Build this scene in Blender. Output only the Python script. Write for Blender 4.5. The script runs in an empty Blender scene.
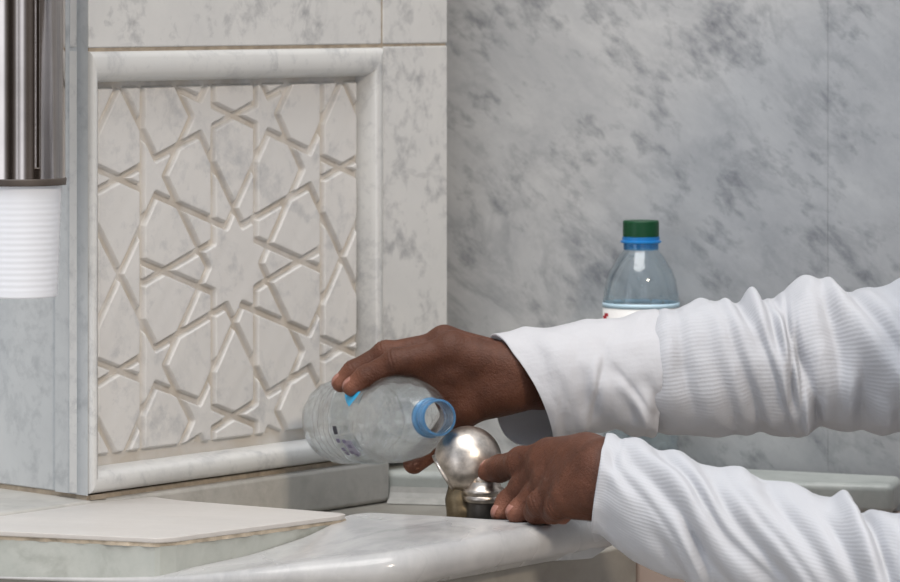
import bpy, bmesh, math, random
import numpy as np
from mathutils import Vector, Matrix

# ------------------------------------------------------------------ frame of reference
FPX = 4000.0            # focal length in pixels of a 900 px wide frame
ZC = 1.38               # camera height
rng = np.random.default_rng(7)
scene = bpy.context.scene
COL = scene.collection


def P(px, py, Y):
    """point seen at (px, py) of the 900x582 frame, Y metres away from the camera"""
    return np.array([(px - 450.0) / FPX * Y, Y, ZC - py / FPX * Y])


# ------------------------------------------------------------------ mesh helpers
def mk(name, V, F, mat, parent=None, smooth=False, uv=None, bevel=None, segs=3, origin=None):
    V = np.asarray(V, dtype=float)
    if parent is not None:
        o0 = np.array(WORLD[parent.name])
    elif origin is not None:
        o0 = np.asarray(origin, float)
    else:
        o0 = np.zeros(3)
    me = bpy.data.meshes.new(name)
    me.from_pydata((V - o0).tolist(), [], [list(map(int, f)) for f in F])
    me.update()
    bm = bmesh.new(); bm.from_mesh(me)
    bmesh.ops.recalc_face_normals(bm, faces=bm.faces)
    bm.to_mesh(me); bm.free()
    if uv is not None:
        lay = me.uv_layers.new(name='UVMap')
        uv = np.asarray(uv)
        for lp in me.loops:
            lay.data[lp.index].uv = uv[lp.vertex_index]
    ob = bpy.data.objects.new(name, me)
    COL.objects.link(ob)
    if mat:
        me.materials.append(mat)
    if smooth:
        for p in me.polygons:
            p.use_smooth = True
    if bevel:
        m = ob.modifiers.new('bevel', 'BEVEL')
        m.width = bevel; m.segments = segs; m.limit_method = 'ANGLE'; m.angle_limit = math.radians(40)
        m.harden_normals = False
        for p in me.polygons:
            p.use_smooth = True
        w = ob.modifiers.new('wn', 'WEIGHTED_NORMAL'); w.keep_sharp = False
    if parent is not None:
        ob.parent = parent
        WORLD[ob.name] = o0
    else:
        ob.location = o0.tolist()
        WORLD[ob.name] = o0
    return ob


WORLD = {}


def thing(name, label, cat, loc, group=None):
    o = bpy.data.objects.new(name, None)
    o.empty_display_size = 0.02
    COL.objects.link(o)
    o.location = [float(v) for v in loc]
    WORLD[o.name] = np.array(loc, float)
    tag(o, label, cat, group)
    return o


def tag(o, label=None, cat=None, group=None, kind=None):
    if label: o['label'] = label
    if cat: o['category'] = cat
    if group: o['group'] = group
    if kind: o['kind'] = kind
    return o


def prism(pts, z0, z1):
    """vertical prism over a plan polygon; z relative to the camera height"""
    n = len(pts)
    V = [(x, y, ZC + z0) for x, y in pts] + [(x, y, ZC + z1) for x, y in pts]
    F = [list(range(n))[::-1], list(range(n, 2 * n))]
    for i in range(n):
        j = (i + 1) % n
        F.append([i, j, n + j, n + i])
    return V, F


def join(*VF):
    V, F = [], []
    for v, f in VF:
        k = len(V)
        V += [tuple(p) for p in v]
        F += [[i + k for i in q] for q in f]
    return V, F


def frame_from(axis, up=(0, 0, 1)):
    a = np.array(axis, float); a /= np.linalg.norm(a)
    u = np.array(up, float)
    if abs(a @ u) > .98: u = np.array([1., 0, 0])
    x = np.cross(u, a); x /= np.linalg.norm(x)
    y = np.cross(a, x)
    return x, y, a


def lathe(profile, base, axis=(0, 0, 1), n=64, up=(0, 0, 1), closed=False, rfun=None):
    """profile: list of (r, h). Quad strips, poles collapsed to fans are avoided with tiny radii"""
    x, y, a = frame_from(axis, up)
    base = np.array(base, float)
    V, F = [], []
    m = len(profile)
    for r, h in profile:
        for k in range(n):
            t = 2 * math.pi * k / n
            rr = r if rfun is None else rfun(r, h, t)
            V.append(base + a * h + rr * (math.cos(t) * x + math.sin(t) * y))
    rows = m if closed else m - 1
    for i in range(rows):
        i2 = (i + 1) % m
        for k in range(n):
            k2 = (k + 1) % n
            F.append([i * n + k, i * n + k2, i2 * n + k2, i2 * n + k])
    if not closed:
        if profile[0][0] > 0: F.append([k for k in range(n)][::-1])
        if profile[-1][0] > 0: F.append([(m - 1) * n + k for k in range(n)])
    return V, F


# ------------------------------------------------------------------ implicit surfaces
def seg_d(G, a, b, ra, rb):
    a = np.asarray(a, np.float32); b = np.asarray(b, np.float32)
    ab = b - a
    L = float(ab @ ab) + 1e-12
    h = ((G[0] - a[0]) * ab[0] + (G[1] - a[1]) * ab[1] + (G[2] - a[2]) * ab[2]) / L
    np.clip(h, 0, 1, out=h)
    d = np.sqrt((G[0] - a[0] - h * ab[0]) ** 2 + (G[1] - a[1] - h * ab[1]) ** 2 + (G[2] - a[2] - h * ab[2]) ** 2)
    return d - (ra + (rb - ra) * h)


def ell_d(G, c, r):
    q = np.sqrt(sum(((G[i] - c[i]) / r[i]) ** 2 for i in range(3)))
    return (q - 1) * min(r)


def smin(a, b, k):
    h = np.clip(.5 + .5 * (b - a) / k, 0, 1)
    return b + (a - b) * h - k * h * (1 - h)


def surface_nets(prims, lo, hi, h):
    """prims: list of (kind, args, k, sign)"""
    lo = np.array(lo); hi = np.array(hi)
    n = np.ceil((hi - lo) / h).astype(int) + 1
    ax = [(lo[i] + h * np.arange(n[i])).astype(np.float32) for i in range(3)]
    G = (ax[0][:, None, None], ax[1][None, :, None], ax[2][None, None, :])
    f = np.full(tuple(n), 1.0, np.float32)
    for kind, args, k, sgn in prims:
        d = seg_d(G, *args) if kind == 's' else ell_d(G, *args)
        d = np.broadcast_to(d, f.shape)
        if sgn > 0:
            f = smin(f, d, k)
        else:
            f = -smin(-f, d, k)
    s = f < 0
    cs = s[:-1, :-1, :-1].astype(np.int8)
    tot = np.zeros_like(cs)
    offs = [(i, j, k) for i in (0, 1) for j in (0, 1) for k in (0, 1)]
    def sub(A, o): return A[o[0]:A.shape[0] - 1 + o[0], o[1]:A.shape[1] - 1 + o[1], o[2]:A.shape[2] - 1 + o[2]]
    for o in offs: tot = tot + sub(s, o)
    act = (tot > 0) & (tot < 8)
    idx = np.argwhere(act)
    num = np.full(act.shape, -1, np.int64)
    num[act] = np.arange(len(idx))
    acc = np.zeros((len(idx), 3)); cnt = np.zeros(len(idx))
    I, J, K = idx.T
    for o in offs:
        for a in range(3):
            if o[a]: continue
            o2 = list(o); o2[a] = 1
            f0 = f[I + o[0], J + o[1], K + o[2]]; f1 = f[I + o2[0], J + o2[1], K + o2[2]]
            m = (f0 < 0) != (f1 < 0)
            t = np.where(m, f0 / np.where(m, f0 - f1, 1), 0)
            p = np.tile(np.array(o, float), (len(idx), 1)); p[:, a] = t
            acc[m] += p[m]; cnt[m] += 1
    V = lo + h * (idx + acc / cnt[:, None])
    F = []
    for a in range(3):
        b, c = (a + 1) % 3, (a + 2) % 3
        sl0 = [slice(None)] * 3; sl1 = [slice(None)] * 3
        sl0[a] = slice(0, -1); sl1[a] = slice(1, None)
        ch = s[tuple(sl0)] != s[tuple(sl1)]
        e = np.argwhere(ch)
        ok = (e[:, b] > 0) & (e[:, c] > 0) & (e[:, b] < n[b] - 1) & (e[:, c] < n[c] - 1)
        e = e[ok]
        q = []
        for db, dc in ((-1, -1), (0, -1), (0, 0), (-1, 0)):
            t = e.copy(); t[:, b] += db; t[:, c] += dc
            q.append(num[t[:, 0], t[:, 1], t[:, 2]])
        q = np.array(q).T
        inside = s[e[:, 0], e[:, 1], e[:, 2]]
        q[~inside] = q[~inside][:, ::-1]
        F += q.tolist()
    return V.tolist(), F


# ------------------------------------------------------------------ materials
def nmat(name):
    m = bpy.data.materials.new(name); m.use_nodes = True
    nt = m.node_tree
    b = nt.nodes['Principled BSDF']
    return m, nt, b


def N(nt, t, **kw):
    n = nt.nodes.new(t)
    for k, v in kw.items():
        if k in n.inputs: n.inputs[k].default_value = v
        else: setattr(n, k, v)
    return n


def ramp(nt, src, stops):
    r = nt.nodes.new('ShaderNodeValToRGB')
    el = r.color_ramp.elements
    while len(el) < len(stops): el.new(.5)
    for e, (p, c) in zip(el, stops):
        e.position = p; e.color = (*c, 1) if len(c) == 3 else c
    nt.links.new(src, r.inputs['Fac'])
    return r


def marble(name, base, cloud, vein, scale=1.0, rough=.35, vein_w=.035, cloud_amt=.6, bump=.0, stretch=(1, 1, 1), vein_amt=.8, speck=0.0, rot=(0, .75, .4), wet=False, deposit=None):
    m, nt, b = nmat(name)
    L = nt.links.new
    tc = N(nt, 'ShaderNodeTexCoord')
    mp = N(nt, 'ShaderNodeMapping'); mp.inputs['Rotation'].default_value = rot
    L(tc.outputs['Object'], mp.inputs['Vector'])
    ms = N(nt, 'ShaderNodeMapping'); ms.inputs['Scale'].default_value = stretch
    L(mp.outputs[0], ms.inputs['Vector'])
    n1 = N(nt, 'ShaderNodeTexNoise', Scale=9 * scale, Detail=10.0, Roughness=.7, Distortion=.3)
    L(ms.outputs[0], n1.inputs['Vector'])
    c1 = ramp(nt, n1.outputs['Fac'], [(.28, cloud), (.66, base)])
    n2 = N(nt, 'ShaderNodeTexNoise', Scale=7 * scale, Detail=8.0, Roughness=.66, Distortion=.35)
    L(ms.outputs[0], n2.inputs['Vector'])
    s = N(nt, 'ShaderNodeMath', operation='SUBTRACT'); L(n2.outputs['Fac'], s.inputs[0]); s.inputs[1].default_value = .5
    ab = N(nt, 'ShaderNodeMath', operation='ABSOLUTE'); L(s.outputs[0], ab.inputs[0])
    rv = ramp(nt, ab.outputs[0], [(0.0, (1, 1, 1)), (vein_w * 1.8, (0, 0, 0))])
    n3 = N(nt, 'ShaderNodeTexNoise', Scale=10 * scale, Detail=5.0, Roughness=.6)
    L(mp.outputs[0], n3.inputs['Vector'])
    r3 = ramp(nt, n3.outputs['Fac'], [(.40, (0, 0, 0)), (.80, (1, 1, 1))])
    mul = N(nt, 'ShaderNodeMath', operation='MULTIPLY'); L(rv.outputs[0], mul.inputs[0]); L(r3.outputs[0], mul.inputs[1])
    mu2 = N(nt, 'ShaderNodeMath', operation='MULTIPLY'); L(mul.outputs[0], mu2.inputs[0]); mu2.inputs[1].default_value = vein_amt
    flat = N(nt, 'ShaderNodeMixRGB'); flat.inputs[0].default_value = cloud_amt
    flat.inputs[1].default_value = (*base, 1); L(c1.outputs[0], flat.inputs[2])
    mx = N(nt, 'ShaderNodeMixRGB'); L(mu2.outputs[0], mx.inputs[0]); L(flat.outputs[0], mx.inputs[1]); mx.inputs[2].default_value = (*vein, 1)
    out = mx.outputs[0]
    if speck:
        n4 = N(nt, 'ShaderNodeTexNoise', Scale=48 * scale, Detail=5.0, Roughness=.62, Distortion=.2)
        L(ms.outputs[0], n4.inputs['Vector'])
        n5 = N(nt, 'ShaderNodeTexNoise', Scale=16 * scale, Detail=3.0)
        L(mp.outputs[0], n5.inputs['Vector'])
        ad = N(nt, 'ShaderNodeMath', operation='MULTIPLY_ADD'); L(n5.outputs['Fac'], ad.inputs[0]); ad.inputs[1].default_value = .8; L(n4.outputs['Fac'], ad.inputs[2])
        hf = N(nt, 'ShaderNodeMath', operation='MULTIPLY'); L(ad.outputs[0], hf.inputs[0]); hf.inputs[1].default_value = .5
        r4 = ramp(nt, hf.outputs[0], [(.47, (0, 0, 0)), (.66, (speck, speck, speck))])
        m4 = N(nt, 'ShaderNodeMixRGB'); L(r4.outputs[0], m4.inputs[0]); L(out, m4.inputs[1]); m4.inputs[2].default_value = (*vein, 1)
        out = m4.outputs[0]
    if deposit:
        at = N(nt, 'ShaderNodeAttribute', attribute_name='deposit')
        nd = N(nt, 'ShaderNodeTexNoise', Scale=38.0, Detail=4.0); L(tc.outputs['Object'], nd.inputs['Vector'])
        rd = ramp(nt, nd.outputs['Fac'], [(.34, (.25, .25, .25)), (.6, (1, 1, 1))])
        md = N(nt, 'ShaderNodeMath', operation='MULTIPLY'); L(at.outputs['Fac'], md.inputs[0]); L(rd.outputs[0], md.inputs[1])
        m5 = N(nt, 'ShaderNodeMixRGB'); L(md.outputs[0], m5.inputs[0]); L(out, m5.inputs[1]); m5.inputs[2].default_value = (*deposit, 1)
        out = m5.outputs[0]
    L(out, b.inputs['Base Color'])
    b.inputs['Roughness'].default_value = rough
    b.inputs['Specular IOR Level'].default_value = .4
    if bump or wet:
        nb = N(nt, 'ShaderNodeTexNoise', Scale=60.0 if not wet else 35.0, Detail=4.0)
        L(tc.outputs['Object'], nb.inputs['Vector'])
        bp = N(nt, 'ShaderNodeBump', Strength=bump, Distance=.002)
        L(nb.outputs['Fac'], bp.inputs['Height']); L(bp.outputs[0], b.inputs['Normal'])
    if wet:
        nw = N(nt, 'ShaderNodeTexNoise', Scale=9.0, Detail=3.0); L(tc.outputs['Object'], nw.inputs['Vector'])
        rw = ramp(nt, nw.outputs['Fac'], [(.4, (.14, .14, .14)), (.62, (.42, .42, .42))])
        L(rw.outputs[0], b.inputs['Roughness'])
    return m


def plain(name, color, rough=.5, metal=0., spec=.5, trans=0., ior=1.45, coat=0., noise=0., nscale=40., bump=0., sss=0.):
    m, nt, b = nmat(name)
    b.inputs['Base Color'].default_value = (*color, 1)
    b.inputs['Roughness'].default_value = rough
    b.inputs['Metallic'].default_value = metal
    b.inputs['Specular IOR Level'].default_value = spec
    b.inputs['Transmission Weight'].default_value = trans
    b.inputs['IOR'].default_value = ior
    b.inputs['Coat Weight'].default_value = coat
    if sss:
        b.inputs['Subsurface Weight'].default_value = sss
        b.inputs['Subsurface Radius'].default_value = (.6, .25, .15)
        b.inputs['Subsurface Scale'].default_value = .004
    tc = N(nt, 'ShaderNodeTexCoord')
    n = N(nt, 'ShaderNodeTexNoise', Scale=nscale, Detail=5.0, Roughness=.6)
    nt.links.new(tc.outputs['Object'], n.inputs['Vector'])
    if noise:
        lo = tuple(c * (1 - noise) for c in color); hi = tuple(min(1, c * (1 + noise)) for c in color)
        r = ramp(nt, n.outputs['Fac'], [(.3, lo), (.7, hi)])
        nt.links.new(r.outputs[0], b.inputs['Base Color'])
    if bump:
        bp = N(nt, 'ShaderNodeBump', Strength=bump, Distance=.001)
        nt.links.new(n.outputs['Fac'], bp.inputs['Height']); nt.links.new(bp.outputs[0], b.inputs['Normal'])
    return m


M = {}
M['panel'] = marble('carved_marble', (.72, .705, .685), (.66, .65, .64), (.36, .37, .39), 1.6, .5, .02, .7, vein_amt=.45, speck=.8, deposit=(.56, .50, .42))
M['white'] = marble('white_marble', (.70, .695, .68), (.61, .61, .605), (.27, .275, .29), 1.7, .38, .014, .8, vein_amt=.55, speck=.9)
M['frame'] = marble('frame_marble', (.69, .69, .675), (.61, .615, .615), (.30, .31, .33), 1.7, .3, .014, .75, vein_amt=.5, speck=.7)
M['side'] = marble('side_marble', (.60, .62, .625), (.52, .54, .55), (.25, .27, .29), 1.5, .35, .018, .8, vein_amt=.5, speck=.7)
M['back'] = marble('grey_marble', (.56, .565, .565), (.38, .39, .405), (.11, .12, .14), 1.3, .42, .03, 1.0, vein_amt=.6, stretch=(.8, .8, 1.5), speck=.9, rot=(0, -.75, .38))
M['counter'] = marble('counter_marble', (.52, .51, .50), (.38, .38, .385), (.18, .185, .20), 1.5, .25, .04, .9, vein_amt=.55, wet=True, bump=.12, stretch=(1.6, .8, .8), rot=(0, 0, .4))
M['plate'] = marble('slab_marble', (.56, .53, .50), (.46, .44, .415), (.44, .40, .36), 1.6, .4, .03, .7, vein_amt=.3, bump=.25, speck=.2, stretch=(.5, 1.8, 1), rot=(0, 0, .2))
M['ledge'] = marble('ledge_marble', (.50, .52, .49), (.36, .385, .365), (.19, .21, .20), 1.6, .35, .04, .9, vein_amt=.5, speck=.4)
M['base'] = marble('basin_marble', (.36, .34, .30), (.24, .22, .19), (.13, .11, .10), 1.3, .4, .04, .8, vein_amt=.5)
M['plinth'] = marble('plinth_marble', (.52, .50, .465), (.39, .385, .36), (.22, .21, .19), 2.0, .4, .04, .9, vein_amt=.5, speck=.4)
M['riser'] = marble('riser_marble', (.49, .505, .465), (.37, .39, .36), (.2, .2, .17), 2.2, .3, .04, .9, vein_amt=.5, speck=.3)
M['pink'] = marble('pink_stone', (.40, .32, .285), (.33, .26, .23), (.25, .18, .16), 1.2, .5, .03, .5)
M['grout'] = plain('grout', (.40, .335, .26), .9, noise=.25, nscale=120)
M['mortar'] = plain('tan_mortar', (.50, .425, .33), .8, noise=.3, nscale=70, bump=.4)
M['floor'] = marble('floor_stone', (.5, .47, .43), (.42, .4, .37), (.3, .28, .26), .5, .35)
M['steel'] = plain('polished_steel', (.46, .42, .395), .11, 1.0, noise=.12, nscale=18)
M['chrome'] = plain('worn_chrome', (.60, .54, .48), .36, 1.0, noise=.3, nscale=130, bump=.3)
M['darkmetal'] = plain('dark_metal', (.12, .11, .10), .35, .8, noise=.4, nscale=60)
M['ringdark'] = plain('dark_ring', (.075, .06, .05), .5, .0, noise=.3)
M['bronze'] = plain('stained_brass', (.20, .155, .095), .45, .7, noise=.45, nscale=80, bump=.2)
M['cup'] = plain('cup_plastic', (.80, .82, .87), .3, 0, sss=.0)
def thin_plastic(name, tint, fres=1.5, glass=.3, rough=.05, bump=0., bscale=60.):
    m, nt, b = nmat(name)
    L = nt.links.new
    tr = N(nt, 'ShaderNodeBsdfTransparent'); tr.inputs['Color'].default_value = (*tint, 1)
    gl = N(nt, 'ShaderNodeBsdfGlossy'); gl.inputs['Roughness'].default_value = rough
    b.inputs['Base Color'].default_value = (*tint, 1); b.inputs['Transmission Weight'].default_value = 1.0
    b.inputs['IOR'].default_value = 1.38; b.inputs['Roughness'].default_value = rough
    fr = N(nt, 'ShaderNodeLayerWeight'); fr.inputs['Blend'].default_value = .5
    pw = N(nt, 'ShaderNodeMath', operation='POWER'); L(fr.outputs['Facing'], pw.inputs[0]); pw.inputs[1].default_value = 3.2
    mf = N(nt, 'ShaderNodeMath', operation='MULTIPLY_ADD'); L(pw.outputs[0], mf.inputs[0]); mf.inputs[1].default_value = fres - 1.0; mf.inputs[2].default_value = .045
    m1 = N(nt, 'ShaderNodeMixShader'); L(mf.outputs[0], m1.inputs[0]); L(tr.outputs[0], m1.inputs[1]); L(gl.outputs[0], m1.inputs[2])
    m2 = N(nt, 'ShaderNodeMixShader'); m2.inputs[0].default_value = glass; L(m1.outputs[0], m2.inputs[1]); L(b.outputs[0], m2.inputs[2])
    L(m2.outputs[0], nt.nodes['Material Output'].inputs['Surface'])
    if bump:
        tc = N(nt, 'ShaderNodeTexCoord')
        n = N(nt, 'ShaderNodeTexNoise', Scale=bscale, Detail=3.0, Roughness=.5); L(tc.outputs['Object'], n.inputs['Vector'])
        v = N(nt, 'ShaderNodeTexVoronoi', Scale=bscale * .8); L(tc.outputs['Object'], v.inputs['Vector'])
        a = N(nt, 'ShaderNodeMath', operation='ADD'); L(n.outputs['Fac'], a.inputs[0]); L(v.outputs['Distance'], a.inputs[1])
        bp = N(nt, 'ShaderNodeBump', Strength=bump, Distance=.002); L(a.outputs[0], bp.inputs['Height'])
        for nd in (gl, b, fr): L(bp.outputs[0], nd.inputs['Normal'])
    return m


M['pet'] = thin_plastic('clear_plastic', (.955, .985, 1.0), 1.6, .08, .05, .12, 60.)
M['pet_worn'] = thin_plastic('creased_clear_plastic', (.965, .985, 1.0), 1.5, .50, .06, .45, 70.)
M['bluetint'] = thin_plastic('pale_blue_plastic', (.45, .74, .93), 1.5, .0, .08)
M['filmlabel'] = thin_plastic('film_label', (.97, .985, .99), 1.25, .0, .1)
M['blue'] = plain('blue_plastic', (.22, .52, .86), .12, 0, trans=.75, ior=1.42)
M['bluecap'] = plain('bright_blue_plastic', (.015, .21, .55), .35)
M['green'] = plain('green_plastic', (.0, .062, .019), .42)
M['label'] = plain('paper_label', (.80, .79, .78), .45)
M['paleblue'] = plain('pale_blue_film', (.55, .74, .86), .3)
M['cyan'] = plain('cyan_print', (.03, .40, .72), .4)
M['ink'] = plain('dark_print', (.03, .03, .05), .5)
M['purple'] = plain('violet_print', (.22, .20, .32), .5)
M['lilac'] = plain('pale_violet_print', (.42, .41, .52), .5)
M['red'] = plain('red_print', (.6, .03, .05), .5)
M['water'] = plain('water', (.93, .98, 1.0), .0, trans=1.0, ior=1.33)
M['nail'] = plain('fingernail', (.33, .155, .12), .35, noise=.1)
M['hair'] = plain('black_hair', (.01, .009, .008), .6, noise=.4, nscale=200, bump=.8)


def skin_mat():
    m, nt, b = nmat('brown_skin')
    L = nt.links.new
    tc = N(nt, 'ShaderNodeTexCoord')
    n = N(nt, 'ShaderNodeTexNoise', Scale=45.0, Detail=6.0, Roughness=.65); L(tc.outputs['Object'], n.inputs['Vector'])
    r = ramp(nt, n.outputs['Fac'], [(.3, (.064, .0215, .0105)), (.7, (.128, .046, .024))])
    at = N(nt, 'ShaderNodeAttribute', attribute_name='palmar')
    mx = N(nt, 'ShaderNodeMixRGB'); L(at.outputs['Fac'], mx.inputs[0]); L(r.outputs[0], mx.inputs[1]); mx.inputs[2].default_value = (.26, .105, .065, 1)
    L(mx.outputs[0], b.inputs['Base Color'])
    b.inputs['Roughness'].default_value = .54
    b.inputs['Specular IOR Level'].default_value = .35
    v = N(nt, 'ShaderNodeTexVoronoi', Scale=420.0); v.feature = 'DISTANCE_TO_EDGE'
    L(tc.outputs['Object'], v.inputs['Vector'])
    n2 = N(nt, 'ShaderNodeTexNoise', Scale=190.0, Detail=6.0, Roughness=.7); L(tc.outputs['Object'], n2.inputs['Vector'])
    ad = N(nt, 'ShaderNodeMath', operation='MULTIPLY_ADD'); L(v.outputs['Distance'], ad.inputs[0]); ad.inputs[1].default_value = .6; L(n2.outputs['Fac'], ad.inputs[2])
    bp = N(nt, 'ShaderNodeBump', Strength=.62, Distance=.0014); L(ad.outputs[0], bp.inputs['Height']); L(bp.outputs[0], b.inputs['Normal'])
    return m


M['skin'] = skin_mat()


def cloth_mat(name, col, waves, stripe=1.0):
    m, nt, b = nmat(name)
    L = nt.links.new
    tc = N(nt, 'ShaderNodeTexCoord')
    sp = N(nt, 'ShaderNodeSeparateXYZ'); L(tc.outputs['UV'], sp.inputs[0])
    n = N(nt, 'ShaderNodeTexNoise', Scale=330.0, Detail=4.0); L(tc.outputs['Object'], n.inputs['Vector'])
    nb = N(nt, 'ShaderNodeTexNoise', Scale=60.0, Detail=3.0); L(tc.outputs['Object'], nb.inputs['Vector'])
    a = N(nt, 'ShaderNodeMath', operation='MULTIPLY'); L(sp.outputs[1], a.inputs[0]); a.inputs[1].default_value = waves * 2 * math.pi
    a2 = N(nt, 'ShaderNodeMath', operation='MULTIPLY_ADD'); L(nb.outputs['Fac'], a2.inputs[0]); a2.inputs[1].default_value = 3.0; L(a.outputs[0], a2.inputs[2])
    s = N(nt, 'ShaderNodeMath', operation='SINE'); L(a2.outputs[0], s.inputs[0])
    h = N(nt, 'ShaderNodeMath', operation='MULTIPLY_ADD'); L(n.outputs['Fac'], h.inputs[0]); h.inputs[1].default_value = 4.0
    st = N(nt, 'ShaderNodeMath', operation='MULTIPLY'); L(s.outputs[0], st.inputs[0]); st.inputs[1].default_value = stripe; L(st.outputs[0], h.inputs[2])
    bp = N(nt, 'ShaderNodeBump', Strength=.15, Distance=.0006); L(h.outputs[0], bp.inputs['Height']); L(bp.outputs[0], b.inputs['Normal'])
    tl = N(nt, 'ShaderNodeBsdfTranslucent'); tl.inputs['Color'].default_value = (*col, 1); L(bp.outputs[0], tl.inputs['Normal'])
    ms = N(nt, 'ShaderNodeMixShader'); ms.inputs[0].default_value = .32
    L(b.outputs[0], ms.inputs[1]); L(tl.outputs[0], ms.inputs[2]); L(ms.outputs[0], nt.nodes['Material Output'].inputs['Surface'])
    b.inputs['Base Color'].default_value = (*col, 1)
    b.inputs['Roughness'].default_value = .8
    b.inputs['Sheen Weight'].default_value = .15
    b.inputs['Specular IOR Level'].default_value = .2
    return m


M['cloth'] = cloth_mat('white_crinkle_cotton', (.71, .72, .755), 110)
M['cuff'] = cloth_mat('white_crepe_cotton', (.74, .74, .765), 60, .25)

# ------------------------------------------------------------------ the carved wall block
PHI = math.radians(51.0)
U = np.array([math.cos(PHI), math.sin(PHI)]); NN = np.array([math.sin(PHI), -math.cos(PHI)])
O2 = np.array([(88 - 450) / FPX * 2.88, 2.88])
AL = math.radians(44.0)
DL = np.array([-math.cos(AL), math.sin(AL)]); NL = np.array([-math.sin(AL), -math.cos(AL)])


def B(t, d):
    return tuple(O2 + U * t + NN * d)


def BL(s, d):
    return tuple(O2 + DL * s + NL * d)


TR = .411; TJ = .3300; ZB = -.357; ZJ = -.0355
core = [BL(.002, -.004), B(.004, -.0198), B(TR - .003, -.0198), B(TR - .003, -.14), BL(.7, -.35), BL(.7, -.003)]
V, F = prism(core, ZB + .002, .6)
wall_left = mk('wall_left', V, F, M['grout']); tag(wall_left, kind='structure')


def slab(pts, z0, z1, name, mat, bev=.0012):
    V, F = prism(pts, z0, z1)
    o = mk(name, V, F, mat, wall_left, bevel=bev, segs=2)
    return o


slab([B(.001, -.02), B(.001, 0), B(TJ - .001, 0), B(TJ - .001, -.02)], ZJ + .001, .6, 'tile', M['white'])
slab([B(TJ + .001, -.02), B(TJ + .001, 0), B(TR, 0), B(TR, -.02)], ZJ + .001, .6, 'tile', M['white'])
slab([B(TJ + .001, -.02), B(TJ + .001, 0), B(TR, 0), B(TR, -.02)], ZB, ZJ - .001, 'tile', M['white'])
slab([B(TR - .001, -.021), B(TR, -.021), B(TR, -.139), B(TR - .001, -.139)], ZB, .6, 'tile', M['white'])
slab([B(.0008, -.012), BL(0, 0), BL(.0366, 0), BL(.0366, -.014)], ZB, .6, 'tile', M['side'], .003)
slab([BL(.0378, -.02), BL(.0378, -.002), BL(.7, -.002), BL(.7, -.02)], ZB, .6, 'tile', M['side'])

for pts, z0, z1 in (([B(.002, -.019), B(.002, -.0012), B(TR - .001, -.0012), B(TR - .001, -.019)], ZJ - .002, ZJ + .002),
                    ([B(TJ - .002, -.019), B(TJ - .002, -.001), B(TJ + .002, -.001), B(TJ + .002, -.019)], ZB, .6),
                    ([BL(.0355, -.019), BL(.0355, -.0025), BL(.039, -.0025), BL(.039, -.019)], ZB, .6),
                    ([BL(.0005, -.003), BL(.6, -.004), BL(.6, -.018), BL(.0005, -.018)], ZB - .0035, ZB),
                    ([B(.003, -.015), B(.001, -.0025), B(TR - .002, -.0025), B(TR - .002, -.015)], ZB - .0035, ZB)):
    V, F = prism(pts, z0, z1)
    mk('joint', V, F, M['grout'], wall_left)
# carved panel with its moulded frame
PT0, PT1, PZ0, PZ1 = .0100, .3165, -.339, -.0597
REC = -.012
pc = np.array([*B((PT0 + PT1) / 2, REC), ZC + PZ0])
panel = thing('carved_panel', 'carved white marble panel of interlaced stars in a moulded frame on the wall', 'carved panel', pc)

# pattern: rosette lines in units of the half width of a strap
g = 4.236
Rs, rs = 4.683, 1.447
segs = []


def rot(p, a):
    c, s = math.cos(a), math.sin(a)
    return (p[0] * c - p[1] * s, p[0] * s + p[1] * c)


dec = math.radians(36)
for k in range(10):
    a = k * dec
    # two sides of the petal at 90 degrees, its outer point, and their run inwards through the star tip
    for sx in (1, -1):
        segs.append((rot((sx, .7265), a), rot((sx, 4.129), a)))
        segs.append((rot((sx, 4.129), a), rot((0, 4.454), a)))
    # five pointed star between petals: the sides beyond the petals
    st = rot((Rs, 0), math.radians(72) + a)
    tips = [(st[0] + rs * math.cos(math.radians(72 + 180 + 72 * j) + a), st[1] + rs * math.sin(math.radians(72 + 180 + 72 * j) + a)) for j in range(5)]
    inn = [(st[0] + rs * .382 * math.cos(math.radians(72 + 72 * j) + a), st[1] + rs * .382 * math.sin(math.radians(72 + 72 * j) + a)) for j in range(5)]
    for j in range(5):
        for q in range(5):
            d = math.hypot(tips[j][0] - inn[q][0], tips[j][1] - inn[q][1])
            if d < rs * .80:
                segs.append((tips[j], inn[q]))
allow = []
for (p, q) in segs:
    m = ((p[0] + q[0]) / 2, (p[1] + q[1]) / 2)
    if abs(m[0]) > 4.3 and abs(m[1]) < 1.3: continue           # the side stars are closed by the border straps
    if abs(m[1]) > 4.75 and abs(m[0]) < 1.2: continue
    allow.append((p, q))
ex = []
for sx in (1, -1):
    ex.append(((sx * g, -4.13), (sx * g, 4.13)))
    for sy in (1, -1):
        ex.append(((sx * g, sy * 1.377), (sx * 6.4, -sy * 1.6)))
        ex.append(((sx * 5.236, sy * 2.753), (sx * 6.4, sy * (2.753 + .325 * 1.16))))
        ex.append(((sx * 5.236, sy * 2.753), (sx * 6.4, sy * (2.753 - .325 * 1.16))))
        ex.append(((sx * g, sy * 4.129), (sx * 5.3, sy * 5.59)))
        ex.append(((sx * 5.236, sy * 5.505), (sx * 6.4, sy * 3.9)))
        ex.append(((sx * g, sy * 4.129), (sx * g, sy * 5.7)))
        ex.append(((sx * 1, sy * 4.779), (sx * 1, sy * 5.7)))
        ex.append(((0, sy * 4.454), (sx * 1, sy * 4.779)))
        ex.append(((sx * 2.0, sy * 4.454), (sx * 2.75, sy * 5.49)))
SEG = np.array([[*p, *q] for p, q in allow + ex])
NX, NZ = 540, 490
tx = np.linspace(PT0 - .001, PT1 + .001, NX); tz = np.linspace(PZ0 - .002, PZ1 + .002, NZ)
TX, TZ = np.meshgrid(tx, tz, indexing='ij')
hw = (PT1 - PT0) / 2; hh = (PZ1 - PZ0) / 2
unit = .02386
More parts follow.
